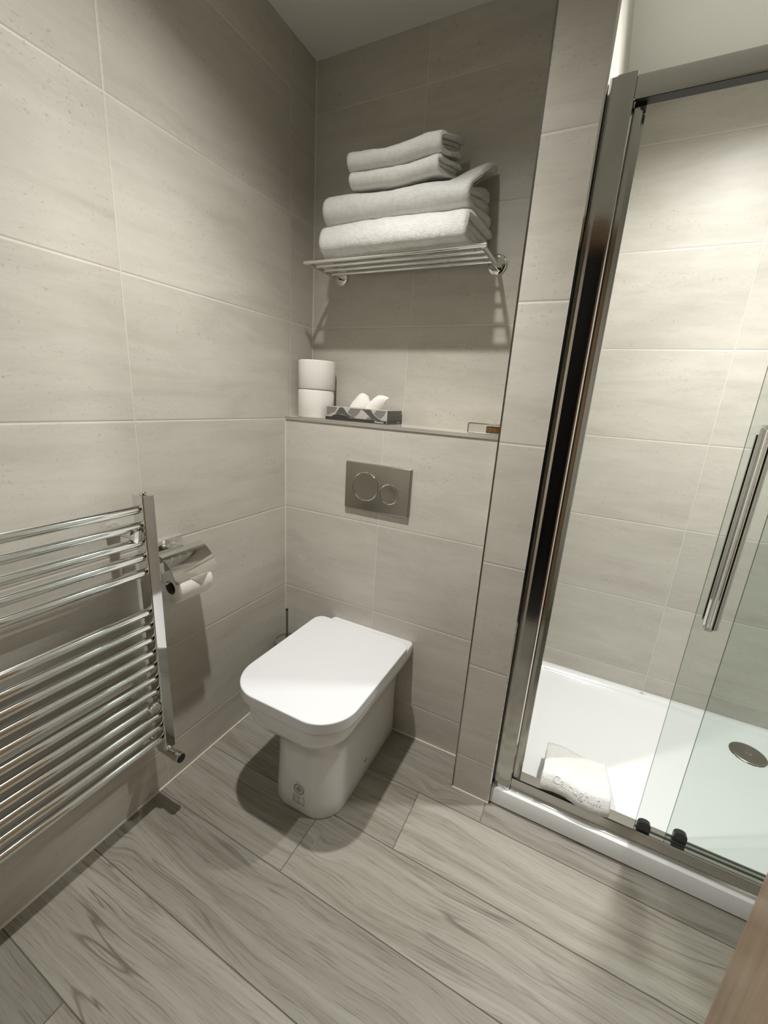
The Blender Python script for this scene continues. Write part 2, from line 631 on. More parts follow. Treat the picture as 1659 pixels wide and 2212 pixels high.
# sealant lines where wall tiles meet the floor
link('baseboard_left', bbox((0, YF, 0), (0.0035, 0, 0.0045)), M['white_grout'], kind='structure')
link('baseboard_back', bbox((0.0035, -0.0035, 0), (PX0, 0, 0.0045)), M['white_grout'], kind='structure')
link('baseboard_partition', bbox((PX0 - 0.003, PY - 0.0035, 0), (PX1 + 0.003, PY, 0.0045)), M['white_grout'], kind='structure')

# corner joints
bm = bmesh.new()
box(bm, (0, BY - 0.0025, ZS), (0.0025, BY, HC))
box(bm, (0, -0.0025, 0), (0.0025, 0, 1.139))
link('trim_1', bm, M['white_grout'], kind='structure')
# ledge slab with metal nosing
bm = bmesh.new()
box(bm, (0, -0.001, 1.139), (PX0, BY, ZS))
link('trim_2', bm, M['shelf'], kind='structure')
link('trim_3', bbox((0.0, -0.0035, 1.1365), (PX0, -0.001, ZS + 0.0004)), M['satin'], kind='structure')
# metal edge trims on the nib wall
link('trim_4', bbox((PX0 - 0.0035, PY - 0.0008, 0.004), (PX0 + 0.0005, PY + 0.010, HC)), M['darkened_chrome'], kind='structure')
link('trim_5', bbox((PX1 - 0.0005, PY - 0.0008, 0.004), (PX1 + 0.004, PY + 0.010, HC)), M['chrome'], kind='structure')

# door frame round the opening behind the camera, and the open door leaf
bm = bmesh.new()
for a, b in (((DX0 - 0.07, YF, 0), (DX0, YF + 0.016, DH + 0.07)), ((DX1, YF, 0), (DX1 + 0.07, YF + 0.016, DH + 0.07)), ((DX0, YF, DH), (DX1, YF + 0.016, DH + 0.07)),
             ((DX0 - 0.0, YF - 0.10, 0), (DX0 + 0.02, YF, DH)), ((DX1 - 0.02, YF - 0.10, 0), (DX1, YF, DH)), ((DX0 + 0.02, YF - 0.10, DH - 0.02), (DX1 - 0.02, YF, DH))):
    box(bm, a, b)
link('trim_6', bm, M['oak'], kind='structure')
link('door_1', bbox((1.380, -1.250, 0.008), (1.420, -0.520, 1.965), 0.002), M['oak'], kind='structure')

# ------------------------------------------------------------------ recessed downlights (lens + bezel; the lamp itself is at the top)
def emit(name, col, s):
    m, nt, b = new_mat(name)
    b.inputs['Base Color'].default_value = (0.8, 0.8, 0.8, 1)
    b.inputs['Emission Color'].default_value = (*col, 1)
    b.inputs['Emission Strength'].default_value = s
    return m


M['lens'] = emit('lit_downlight_lens', (1, 0.95, 0.85), 12.0)
for (lx, ly), lab in ((LIGHT_MAIN, 'white round downlight in the ceiling above the toilet'), (LIGHT_SHOWER, 'white round downlight in the ceiling above the shower tray')):
    t = thing('ceiling_light', lab, 'ceiling light', (lx, ly, HC), 'recessed ceiling downlights')
    bm = bmesh.new()
    lathe(bm, (lx, ly, HC), (0, 0, -1), [(0, 0.042), (0.003, 0.042), (0.005, 0.039), (0.003, 0.030), (0.0, 0.030)], 32)
    link('bezel', bm, M['acrylic'], t, 40)
    bm = bmesh.new()
    lathe(bm, (lx, ly, HC), (0, 0, -1), [(0.0005, 0.0), (0.0005, 0.029)], 32)
    link('lens', bm, M['lens'], t)

# ------------------------------------------------------------------ toilet
TX = 0.4085


def rr_outline(a, f, rf, z, y1=0.0, rb=0.012, bulge=0.0, n=10, cx=TX, yb0=None):
    """plan outline: half width a, front at y=f with corner radius rf, back at y1 with corner radius rb"""
    pts = []
    for (cx_, cy_, r, a0) in ((a - rf, f + rf, rf, -90), (a - rb, y1 - rb, rb, 0), (-(a - rb), y1 - rb, rb, 90), (-(a - rf), f + rf, rf, 180)):
        for i in range(n + 1):
            an = math.radians(a0 + 90 * i / n)
            px = cx_ + r * math.cos(an)
            py = cy_ + r * math.sin(an)
            pts.append((px, py))
    out = []
    # extra points along the long sides are not needed: straight
    for px, py in pts:
        if bulge and py < f + rf + 0.02:
            py -= bulge * (1 - (px / a) ** 2)
        out.append((cx + px, py, z))
    return out


toilet = thing('toilet', 'white back-to-wall toilet with closed lid under the flush plate', 'toilet', (TX, -0.22, 0))
prof = [  # z, half width, front, front radius, bulge
    (0.0, 0.1190, -0.433, 0.075, 0.010), (0.004, 0.1205, -0.435, 0.075, 0.010), (0.05, 0.1185, -0.431, 0.075, 0.010), (0.12, 0.1165, -0.427, 0.075, 0.010), (0.19, 0.1155, -0.426, 0.075, 0.010),
    (0.225, 0.1165, -0.430, 0.076, 0.010), (0.25, 0.1195, -0.438, 0.078, 0.010), (0.275, 0.1265, -0.452, 0.081, 0.010), (0.295, 0.1370, -0.470, 0.085, 0.010), (0.312, 0.1490, -0.488, 0.090, 0.010),
    (0.328, 0.1585, -0.501, 0.093, 0.010), (0.345, 0.1650, -0.509, 0.096, 0.010), (0.365, 0.1690, -0.514, 0.098, 0.010), (0.385, 0.1705, -0.516, 0.099, 0.010),
    (0.395, 0.1700, -0.5155, 0.099, 0.010), (0.3985, 0.1685, -0.514, 0.098, 0.010), (0.400, 0.1660, -0.5115, 0.096, 0.010)]
bm = bmesh.new()
loft(bm, [rr_outline(a, f, r, z, -0.001, 0.012, bu) for z, a, f, r, bu in prof])
link('pan', bm, M['ceramic'], toilet, 45)
lid_cx, lid_a, lid_f, lid_b = 0.4085, 0.1865, -0.526, -0.078
bm = bmesh.new()
loft(bm, [rr_outline(a, f, r, z, b, rb, bu, 14) for z, a, f, r, b, rb, bu in
          ((0.4002, lid_a - 0.016, lid_f + 0.016, 0.084, lid_b - 0.006, 0.028, 0.009), (0.404, lid_a - 0.016, lid_f + 0.016, 0.084, lid_b - 0.005, 0.029, 0.009),
           (0.4085, lid_a - 0.016, lid_f + 0.016, 0.084, lid_b - 0.005, 0.029, 0.009))])
link('seat', bm, M['seat'], toilet, 40)
bm = bmesh.new()
loft(bm, [rr_outline(a, f, r, z, b, rb, bu, 14) for z, a, f, r, b, rb, bu in
          ((0.4085, lid_a - 0.0015, lid_f + 0.0015, 0.099, lid_b - 0.0015, 0.034, 0.010), (0.4095, lid_a, lid_f, 0.1, lid_b, 0.035, 0.010),
           (0.4120, lid_a, lid_f, 0.1, lid_b, 0.035, 0.010), (0.4362, lid_a, lid_f, 0.1, lid_b, 0.035, 0.010), (0.4380, lid_a, lid_f, 0.1, lid_b, 0.035, 0.010), (0.4395, lid_a - 0.0006, lid_f + 0.0006, 0.0998, lid_b - 0.0006, 0.0345, 0.010),
           (0.4403, lid_a - 0.0018, lid_f + 0.0018, 0.099, lid_b - 0.0018, 0.033, 0.010), (0.4408, lid_a - 0.004, lid_f + 0.004, 0.097, lid_b - 0.004, 0.031, 0.010), (0.4408, lid_a - 0.008, lid_f + 0.008, 0.094, lid_b - 0.008, 0.028, 0.010))])
link('lid', bm, M['seat'], toilet, 40)
bm = bmesh.new()
lathe(bm, (TX + 0.1165, -0.2285, 0.060), (1, 0, 0), [(0, 0.0075), (0.0028, 0.0075), (0.0040, 0.006), (0.0040, 0.0)], 24)
o = link('fixing_cap', bm, M['chrome'], toilet, 40)
o['label'] = 'small chrome fixing cap near the floor'


def front_of_pan(px, z):
    a, f, rf = 0.1185, -0.431, 0.075
    dx = abs(px - TX)
    y = f if dx < a - rf else f + rf - math.sqrt(max(rf * rf - (dx - a + rf) ** 2, 0))
    return y - 0.010 * (1 - ((px - TX) / a) ** 2) - 0.0012


def ring_on_pan(bm, cx, cz, r0, r1, seg=36):
    A, B = [], []
    for i in range(seg):
        c, s = math.cos(2 * PI * i / seg), math.sin(2 * PI * i / seg)
        A.append(bm.verts.new((cx + r0 * c, front_of_pan(cx + r0 * c, cz + r0 * s), cz + r0 * s)))
        B.append(bm.verts.new((cx + r1 * c, front_of_pan(cx + r1 * c, cz + r1 * s), cz + r1 * s)))
    for i in range(seg):
        j = (i + 1) % seg
        bm.faces.new((A[i], A[j], B[j], B[i]))


def bar_on_pan(bm, x0, z0, x1, z1, w):
    d = Vector((x1 - x0, z1 - z0)).normalized()
    n = Vector((-d.y, d.x)) * w / 2
    p = [(x0 + n.x, z0 + n.y), (x0 - n.x, z0 - n.y), (x1 - n.x, z1 - n.y), (x1 + n.x, z1 + n.y)]
    bm.faces.new([bm.verts.new((a, front_of_pan(a, b), b)) for a, b in p])


bm = bmesh.new()
mx, mz = 0.4155, 0.0830
ring_on_pan(bm, mx, mz, 0.0155, 0.0180)
for dz, w0 in ((0.0062, 0.008), (0.0, 0.011), (-0.0062, 0.008)):
    bar_on_pan(bm, mx - w0, mz + dz, mx + w0, mz + dz, 0.0022)
bar_on_pan(bm, mx - 0.004, mz - 0.007, mx - 0.004, mz + 0.007, 0.0018)
bar_on_pan(bm, mx + 0.004, mz - 0.007, mx + 0.004, mz + 0.007, 0.0018)
o = link('round_stamp', bm, M['mark'], toilet)
o['label'] = 'round grey stamp low on the front of the pan'
bm = bmesh.new()
qx0, qx1, qz0, qz1 = 0.3960, 0.4350, 0.0290, 0.0560
for a in ((qx0, qz0, qx1, qz0), (qx1, qz0, qx1, qz1), (qx1, qz1, qx0, qz1), (qx0, qz1, qx0, qz0), ((qx0 + qx1) / 2, qz0, (qx0 + qx1) / 2, qz1)):
    bar_on_pan(bm, *a, 0.0014)
for a in ((qx0 + 0.004, 0.036, qx0 + 0.015, 0.036), (qx0 + 0.004, 0.042, qx0 + 0.012, 0.042), (qx0 + 0.004, 0.048, qx0 + 0.015, 0.048), (qx1 - 0.015, 0.036, qx1 - 0.004, 0.036), (qx1 - 0.013, 0.046, qx1 - 0.011, 0.046), (qx1 - 0.007, 0.046, qx1 - 0.005, 0.046)):
    bar_on_pan(bm, *a, 0.0013)
o = link('square_stamp', bm, M['mark'], toilet)
o['label'] = 'rectangular grey stamp below the round one'
# small logo on the rear ledge of the pan
bm = bmesh.new()
lx, ly, lz = 0.276, -0.026, 0.4003


def flat(bm, pts, z):
    bm.faces.new([bm.verts.new((a, b, z)) for a, b in pts])


flat(bm, [(lx - 0.016, ly - 0.004), (lx + 0.016, ly - 0.004), (lx + 0.016, ly - 0.0024), (lx - 0.016, ly - 0.0024)], lz)
flat(bm, [(lx - 0.006, ly), (lx + 0.006, ly), (lx + 0.004, ly + 0.004), (lx + 0.0015, ly + 0.004), (lx, ly + 0.007), (lx - 0.0015, ly + 0.004), (lx - 0.004, ly + 0.003)], lz)
o = link('ledge_logo', bm, M['ink'], toilet)
o['label'] = 'tiny dark logo on the rear ledge'

# ------------------------------------------------------------------ flush plate
fx0, fx1, fz0, fz1 = 0.2745, 0.5215, 0.8530, 1.0165
fp = thing('flush_plate', 'brushed grey steel dual flush plate on the tiled wall above the toilet', 'flush plate', ((fx0 + fx1) / 2, 0, fz0))
link('plate', bbox((fx0, -0.012, fz0), (fx1, 0, fz1), 0.003, 3), M['steel'], fp, 40)
for cx, cz, r, nm in ((0.3555, 0.9370, 0.0490, 'large round flush button'), (0.4470, 0.9235, 0.0335, 'small round flush button')):
    bm = bmesh.new()
    lathe(bm, (cx, -0.012, cz), (0, -1, 0), [(0.0, r - 0.001), (0.0014, r - 0.0012), (0.0016, r - 0.003), (0.0012, r - 0.006), (0.0010, 0.0)], 56)
    b_ = link('flush_button', bm, M['steel'], fp, 40)
    b_['label'] = nm
    bm = bmesh.new()
    lathe(bm, (cx, -0.0118, cz), (0, -1, 0), [(0.0, r + 0.0010), (0.0016, r + 0.0008), (0.0022, r - 0.0002), (0.0016, r - 0.0014), (0.0, r - 0.0014)], 56)
    link('rim_ring', bm, M['chrome'], b_, 40)

# ------------------------------------------------------------------ toilet brush
tb = thing('toilet_brush', 'toilet brush with steel handle standing in the corner behind the toilet', 'toilet brush', (0.066, -0.072, 0))
bm = bmesh.new()
lathe(bm, (0.066, -0.072, 0), (0, 0, 1), [(0, 0.0), (0, 0.044), (0.003, 0.047), (0.272, 0.049), (0.276, 0.048), (0.276, 0.044), (0.27, 0.043), (0.266, 0.0)], 36)
link('holder', bm, M['frost'], tb, 40)
bm = bmesh.new()
tube(bm, (0.066, -0.072, 0.262), (0.066, -0.072, 0.4070), 0.0052, 16)
link('handle', bm, M['steel'], tb, 40)
bm = bmesh.new()
tube(bm, (0.066, -0.072, 0.4070), (0.066, -0.072, 0.4115), 0.0054, 16)
o = link('end_cap', bm, M['dark'], tb, 40)
o['label'] = 'black end cap'

# ------------------------------------------------------------------ towel radiator
RY0, RY1 = -1.15, -0.62
rad = thing('towel_radiator', 'chrome ladder towel radiator on the left wall', 'towel radiator', (0.08, (RY0 + RY1) / 2, 0.235))


def post_bm(cy):
    bm = bmesh.new()
    x0, x1, hw = 0.064, 0.101, 0.0160
    pts = [(x0, cy - hw), (x1 - 0.004, cy - hw), (x1 - 0.0012, cy - hw + 0.0010), (x1, cy - hw + 0.0035), (x1, cy + hw - 0.0035), (x1 - 0.0012, cy + hw - 0.0010), (x1 - 0.004, cy + hw), (x0, cy + hw)]
    extrude_poly(bm, pts, 'z', 0.235, 0.972)
    return bm


for cy in (RY1, RY0):
    link('post', post_bm(cy), M['rad_chrome'], rad, 25)
bar_z = [0.939, 0.898, 0.8575, 0.817, 0.7765] + [0.6660 - 0.0397 * k for k in range(11)]
for z in bar_z:
    bm = bmesh.new()
    tube(bm, (0.080, RY0 + 0.012, z), (0.080, RY1 - 0.012, z), 0.0112, 24)
    link('bar', bm, M['rad_chrome'], rad, 40)
for cy in (RY1, RY0):
    bm = bmesh.new()
    tube(bm, (0.082, cy, 0.972), (0.082, cy, 0.980), 0.0085, 20, bevel=0.002)
    link('air_vent_cap', bm, M['chrome'], rad, 40)
for cy in (-0.652, -1.118):
    for z in (0.877, 0.388):
        bm = bmesh.new()
        lathe(bm, (0, cy, z), (1, 0, 0), [(0, 0.0), (0, 0.0175), (0.006, 0.0175), (0.030, 0.0105), (0.084, 0.0090), (0.088, 0.0165), (0.0955, 0.0165), (0.099, 0.0145), (0.100, 0.0)], 28)
        link('wall_bracket', bm, M['chrome'], rad, 40)
for cy in (RY1 + 0.002, RY0 - 0.002):
    bm = bmesh.new()
    lathe(bm, (0.082, cy, 0.236), (0, 0, -1), [(0, 0.0115), (0.010, 0.0115), (0.011, 0.009), (0.022, 0.009)], 6)
    lathe(bm, (0, cy, 0.213), (1, 0, 0), [(0, 0.022), (0.003, 0.022), (0.006, 0.0085), (0.052, 0.0085), (0.054, 0.0130), (0.112, 0.0130), (0.114, 0.0145), (0.136, 0.0145), (0.137, 0.012)], 28)
    v_ = link('valve', bm, M['chrome'], rad, 40)
    bm = bmesh.new()
    lathe(bm, (0.137, cy, 0.213), (1, 0, 0), [(0, 0.0), (0, 0.0128), (0.0025, 0.0122), (0.003, 0.0)], 28)
    o = link('valve_cap', bm, M['dark'], v_, 40)
    o['label'] = 'black end cap of the valve'

# ------------------------------------------------------------------ toilet roll holder and its roll
rh = thing('toilet_roll_holder', 'chrome toilet roll holder with a curved cover beside the radiator', 'toilet roll holder', (0.0, -0.505, 0.79))
link('wall_plate', bbox((0, -0.545, 0.776), (0.010, -0.468, 0.814), 0.0015), M['chrome'], rh, 40)
# hinge bar carrying cover and arm
bm = bmesh.new()
tube(bm, (0.040, -0.572, 0.7945), (0.040, -0.492, 0.7945), 0.0042, 14)
box(bm, (0.006, -0.528, 0.789), (0.042, -0.492, 0.797))
link('hinge', bm, M['chrome'], rh, 40)
# curved cover sheet: from the hinge outwards over the roll
bm = bmesh.new()
sec = []
for i in range(15):
    a = math.radians(70 - 53 * i / 14)
    sec.append((0.0017 + 0.112 * math.cos(a), 0.690 + 0.112 * math.sin(a)))
A = [[(px, y, pz) for px, pz in sec] + [(px - 0.0012, y, pz - 0.0012) for px, pz in reversed(sec)] for y in (-0.570, -0.432)]
loft(bm, A)
link('cover', bm, M['chrome'], rh, 35)
bm = bmesh.new()
arm = [(0.040, -0.574, 0.7945), (0.044, -0.576, 0.775), (0.054, -0.576, 0.745), (0.062, -0.576, 0.722), (0.066, -0.574, 0.7165), (0.068, -0.568, 0.715), (0.068, -0.54, 0.715), (0.068, -0.46, 0.715)]
path_tube(bm, arm, 0.0032, 12)
link('arm', bm, M['chrome'], rh, 60)


def roll_bm(r, rc, L, axis, c, seg=48):
    bm = bmesh.new()
    lathe(bm, c, axis, [(0.002, rc), (0.0, rc + 0.001), (0.0, r - 0.004), (0.0012, r - 0.0015), (0.004, r), (L - 0.004, r), (L - 0.0012, r - 0.0015), (L, r - 0.004), (L, rc + 0.001), (L - 0.002, rc)], seg)
    return bm


def core_bm(rc, L, axis, c):
    bm = bmesh.new()
    lathe(bm, c, axis, [(0.001, rc + 0.0002), (L - 0.001, rc + 0.0002), (L - 0.001, rc - 0.001), (0.001, rc - 0.001), (0.001, rc + 0.0002)], 32)
    return bm


r0 = thing('toilet_roll', 'white toilet roll with a folded tip hanging on the chrome holder', 'toilet roll', (0.068, -0.558, 0.70))
link('paper', roll_bm(0.0465, 0.019, 0.104, (0, 1, 0), (0.068, -0.560, 0.699)), M['paper'], r0, 40)
link('core', core_bm(0.019, 0.104, (0, 1, 0), (0.068, -0.560, 0.699)), M['card'], r0, 40)
bm = bmesh.new()
tri = []
for k in range(7):
    s = k / 6
    ang = math.radians(40 - 42 * s)
    px, pz = 0.068 + 0.0480 * math.cos(ang), 0.699 + 0.0480 * math.sin(ang)
    w = 0.036 * (1 - s)
    tri.append(((px, -0.497 - w, pz), (px, -0.497 + w, pz)))
top = [[bm.verts.new(p), bm.verts.new(q)] for p, q in tri]
for k in range(6):
    bm.faces.new((top[k][0], top[k][1], top[k + 1][1], top[k + 1][0]))
bmesh.ops.remove_doubles(bm, verts=bm.verts[:], dist=1e-5)
o = link('folded_tip', bm, M['paper'], r0, 60)
sm = o.modifiers.new('thick', 'SOLIDIFY')
sm.thickness = 0.0008
o['label'] = 'triangular folded paper tip'

# ------------------------------------------------------------------ spare rolls on the ledge
for k, (cx, cy, lab) in enumerate(((0.0790, 0.079, 'lower spare toilet roll of the stack of two on the ledge'), (0.0805, 0.079, 'upper spare toilet roll of the stack of two on the ledge'))):
    z0 = ZS + 0.1005 * k
    t = thing('toilet_roll', lab, 'toilet roll', (cx, cy, z0), 'spare toilet rolls on the ledge')
    bm = roll_bm(0.0655 if k == 0 else 0.0668, 0.021, 0.100, (0, 0, 1), (cx, cy, z0), 56)
    for v in bm.verts:
        d = noise.noise(Vector((v.co.x * 40, v.co.y * 40, v.co.z * 60 + k * 9))) * 0.0010
        v.co.x += d * (v.co.x - cx) / 0.066
        v.co.y += d * (v.co.y - cy) / 0.066
    link('paper', bm, M['paper'], t, 40)
    link('core', core_bm(0.021, 0.100, (0, 0, 1), (cx, cy, z0)), M['card'], t, 40)

# ------------------------------------------------------------------ tissue box
bx0, bx1, by0, by1, bz0, bz1 = 0.1530, 0.4000, 0.0330, 0.1500, ZS, ZS + 0.047
tx = thing('tissue_box', 'grey patterned tissue box with tissues pulled up on the tiled ledge', 'tissue box', ((bx0 + bx1) / 2, (by0 + by1) / 2, ZS))
bm = bmesh.new()
box(bm, (bx0, by0, bz0), (bx1, by1, bz1))
for f in bm.faces:
    n = f.normal
    f.normal_update()
    f.material_index = 1 if abs(f.normal.x) > 0.5 else 0
bmesh.ops.bevel(bm, geom=bm.edges[:], offset=0.0012, segments=2, profile=0.5, affect='EDGES')
link('carton', bm, [M['box_light'], M['box_side']], tx, 40)


def front_panel(bm, polys):
    for mi, p in polys:
        f = bm.faces.new([bm.verts.new((bx0 + 0.0015 + u * (bx1 - bx0 - 0.003), by0 - 0.0003 - 0.00008 * lev, bz0 + 0.001 + v * (bz1 - bz0 - 0.002))) for lev, (u, v) in [(mi, q) for q in p]])
        f.material_index = mi


def curve(p0, p1, p2, n=8):
    return [((1 - s) ** 2 * p0[0] + 2 * s * (1 - s) * p1[0] + s * s * p2[0], (1 - s) ** 2 * p0[1] + 2 * s * (1 - s) * p1[1] + s * s * p2[1]) for s in [i / n for i in range(n + 1)]]


bm = bmesh.new()
front_panel(bm, [
    (0, [(0, 0), (1, 0), (1, 0.24), (0, 0.24)]),
    (1, [(0.02, 0.30)] + curve((0.02, 0.98), (0.10, 1.0), (0.20, 0.98), 4) + [(0.16, 0.62)]),
    (2, curve((0.10, 0.25), (0.20, 0.66), (0.42, 0.25), 8)),
    (3, [(0.17, 0.46)] + curve((0.24, 0.98), (0.27, 1.02), (0.30, 0.98), 4) + curve((0.36, 0.62), (0.42, 0.40), (0.50, 0.25), 5) + [(0.40, 0.30), (0.28, 0.50)]),
    (1, [(0.38, 0.66), (0.42, 0.98), (0.60, 0.98), (0.55, 0.60), (0.48, 0.26)]),
    (3, [(0.60, 0.98), (0.75, 0.98)] + curve((0.75, 0.98), (0.80, 0.50), (0.92, 0.26), 6) + [(0.77, 0.26)] + curve((0.77, 0.26), (0.70, 0.70), (0.60, 0.98), 5)),
    (1, [(0.80, 0.72), (0.84, 0.97), (0.99, 0.97), (0.96, 0.65), (0.91, 0.36), (0.86, 0.46)]),
    (4, [(0.68, 0.26), (0.70, 0.40), (0.745, 0.44), (0.77, 0.26)]),
])
link('front_pattern', bm, [M['box_black'], M['box_mid'], M['box_black'], M['box_dark'], M['box_mid']], tx)
bm = text_mesh('Kleenex', 0.0105, 0.0)
for v in bm.verts:
    v.co = Vector((bx1 - 0.046 + v.co.x, by0 - 0.0011, bz0 + 0.0035 + v.co.y))
link('lettering', bm, M['box_text'], tx)
bm = bmesh.new()
box(bm, (bx1 - 0.0002, by0 + 0.002, bz0 + 0.001), (bx1 + 0.0004, by1 - 0.002, bz0 + 0.013))
link('end_band', bm, M['box_black'], tx)
bm = text_mesh('Kleenex', 0.0085, 0.0)
for v in bm.verts:
    v.co = Vector((bx1 + 0.0007, by0 + 0.078 + v.co.x, bz0 + 0.0035 + v.co.y))
link('lettering', bm, M['box_text'], tx)
# slot
bm = bmesh.new()
pts = [(0.276 + 0.060 * math.cos(2 * PI * i / 28), 0.090 + 0.020 * math.sin(2 * PI * i / 28)) for i in range(28)]
extrude_poly(bm, pts, 'z', bz1 - 0.0005, bz1 + 0.0004)
link('slot', bm, M['box_black'], tx)


def tissue(name, rows, parent):
    bm = bmesh.new()
    vs = [[bm.verts.new(p) for p in r] for r in rows]
    for a, b in zip(vs, vs[1:]):
        for i in range(len(a) - 1):
            bm.faces.new((a[i], a[i + 1], b[i + 1], b[i]))
    o = link(name, bm, M['paper'], parent, 180)
    s = o.modifiers.new('sub', 'SUBSURF')
    s.levels = s.render_levels = 3
    s = o.modifiers.new('thick', 'SOLIDIFY')
    s.thickness = 0.0007
    return o


zt = bz1
tissue('tissue', [
    [(0.222, 0.080, zt - 0.004), (0.245, 0.072, zt - 0.004), (0.272, 0.072, zt - 0.004), (0.300, 0.084, zt - 0.004), (0.312, 0.094, zt - 0.004)],
    [(0.225, 0.088, zt + 0.012), (0.246, 0.076, zt + 0.014), (0.272, 0.074, zt + 0.017), (0.296, 0.085, zt + 0.016), (0.306, 0.096, zt + 0.012)],
    [(0.236, 0.094, zt + 0.028), (0.250, 0.084, zt + 0.032), (0.270, 0.082, zt + 0.034), (0.290, 0.090, zt + 0.030), (0.298, 0.098, zt + 0.026)],
    [(0.248, 0.100, zt + 0.046), (0.256, 0.094, zt + 0.050), (0.266, 0.094, zt + 0.051), (0.278, 0.098, zt + 0.047), (0.286, 0.104, zt + 0.040)],
    [(0.250, 0.108, zt + 0.047), (0.257, 0.106, zt + 0.052), (0.267, 0.107, zt + 0.052), (0.279, 0.110, zt + 0.046), (0.288, 0.112, zt + 0.038)]], tx)
tissue('tissue', [
    [(0.290, 0.070, zt - 0.004), (0.312, 0.064, zt - 0.004), (0.336, 0.068, zt - 0.004), (0.350, 0.082, zt - 0.004)],
    [(0.292, 0.074, zt + 0.008), (0.318, 0.064, zt + 0.016), (0.346, 0.066, zt + 0.014), (0.360, 0.080, zt + 0.010)],
    [(0.306, 0.078, zt + 0.022), (0.326, 0.070, zt + 0.032), (0.352, 0.068, zt + 0.030), (0.366, 0.080, zt + 0.024)],
    [(0.318, 0.084, zt + 0.036), (0.332, 0.078, zt + 0.047), (0.354, 0.074, zt + 0.044), (0.374, 0.082, zt + 0.038)],
    [(0.320, 0.096, zt + 0.038), (0.334, 0.094, zt + 0.050), (0.356, 0.092, zt + 0.047), (0.376, 0.096, zt + 0.041)]], tx)

# ------------------------------------------------------------------ glass bottle lying on the ledge
bo = thing('glass_bottle', 'clear glass bottle half full of amber liquid lying at the right end of the ledge', 'bottle', (0.735, 0.045, ZS))


def rbox(a, b, r, seg=4):
    return bbox(a, b, r, seg)


b0, b1 = (0.6790, 0.0200, ZS + 0.0002), (0.8000, 0.0560, ZS + 0.0320)
bm = rbox(b0, b1, 0.0045)
link('glass_body', bm, M['bottle'], bo, 40)
bm = bmesh.new()
pts = [(0.6790, ZS), (0.6790, ZS)]
path = []
x0, x1, z0, z1, r = 0.6805, 0.7985, ZS + 0.0020, ZS + 0.0302, 0.004
loop = [(x1 - r, z0), *arc_pts((x1 - r, z0 + r), r, -90, 0, 4), *arc_pts((x1 - r, z1 - r), r, 0, 90, 4), *arc_pts((x0 + r, z1 - r), r, 90, 180, 4), *arc_pts((x0 + r, z0 + r), r, 180, 270, 4), (x1 - r, z0)]
path_tube(bm, [(a, 0.0205, c) for a, c in loop], 0.0013, 8)
o = link('rim', bm, M['pane_edge'], bo, 60)
link('amber_liquid', rbox((0.7340, 0.0245, ZS + 0.0042), (0.7960, 0.0525, ZS + 0.0245), 0.002, 2), M['amber'], bo, 40)

# ------------------------------------------------------------------ wall shelf (towel rack)
SZ = 1.632
rack = thing('towel_rack', 'chrome wall rack of parallel rails holding the folded towels', 'towel rack', (0.40, BY, SZ))
SXL, SXR = 0.1175, 0.6800
YFR = -0.036
for x in (SXL, SXR):
    bm = bmesh.new()
    lathe(bm, (x + (0.006 if x < 0.4 else -0.003), BY, SZ + 0.008), (0, -1, 0), [(0, 0.0), (0, 0.0285), (0.004, 0.0285), (0.0055, 0.0270), (0.0065, 0.0200), (0.0072, 0.0)], 40)
    link('wall_rose', bm, M['chrome'], rack, 40)
    bm = bmesh.new()
    s = 1 if x > 0.4 else -1
    tube(bm, (x, BY - 0.004, SZ + 0.000), (x, YFR + 0.004, SZ - 0.001), 0.0062, 18)
    link('side_arm', bm, M['chrome'], rack, 40)
for k in range(4):
    y = YFR + 0.0 + 0.0445 * k
    bm = bmesh.new()
    tube(bm, (SXL - (0.010 if k == 0 else 0), y, SZ), (SXR + (0.010 if k == 0 else 0), y, SZ + 0.0), 0.0062 if k == 0 else 0.0048, 18)
    link('rail', bm, M['chrome'], rack, 40)


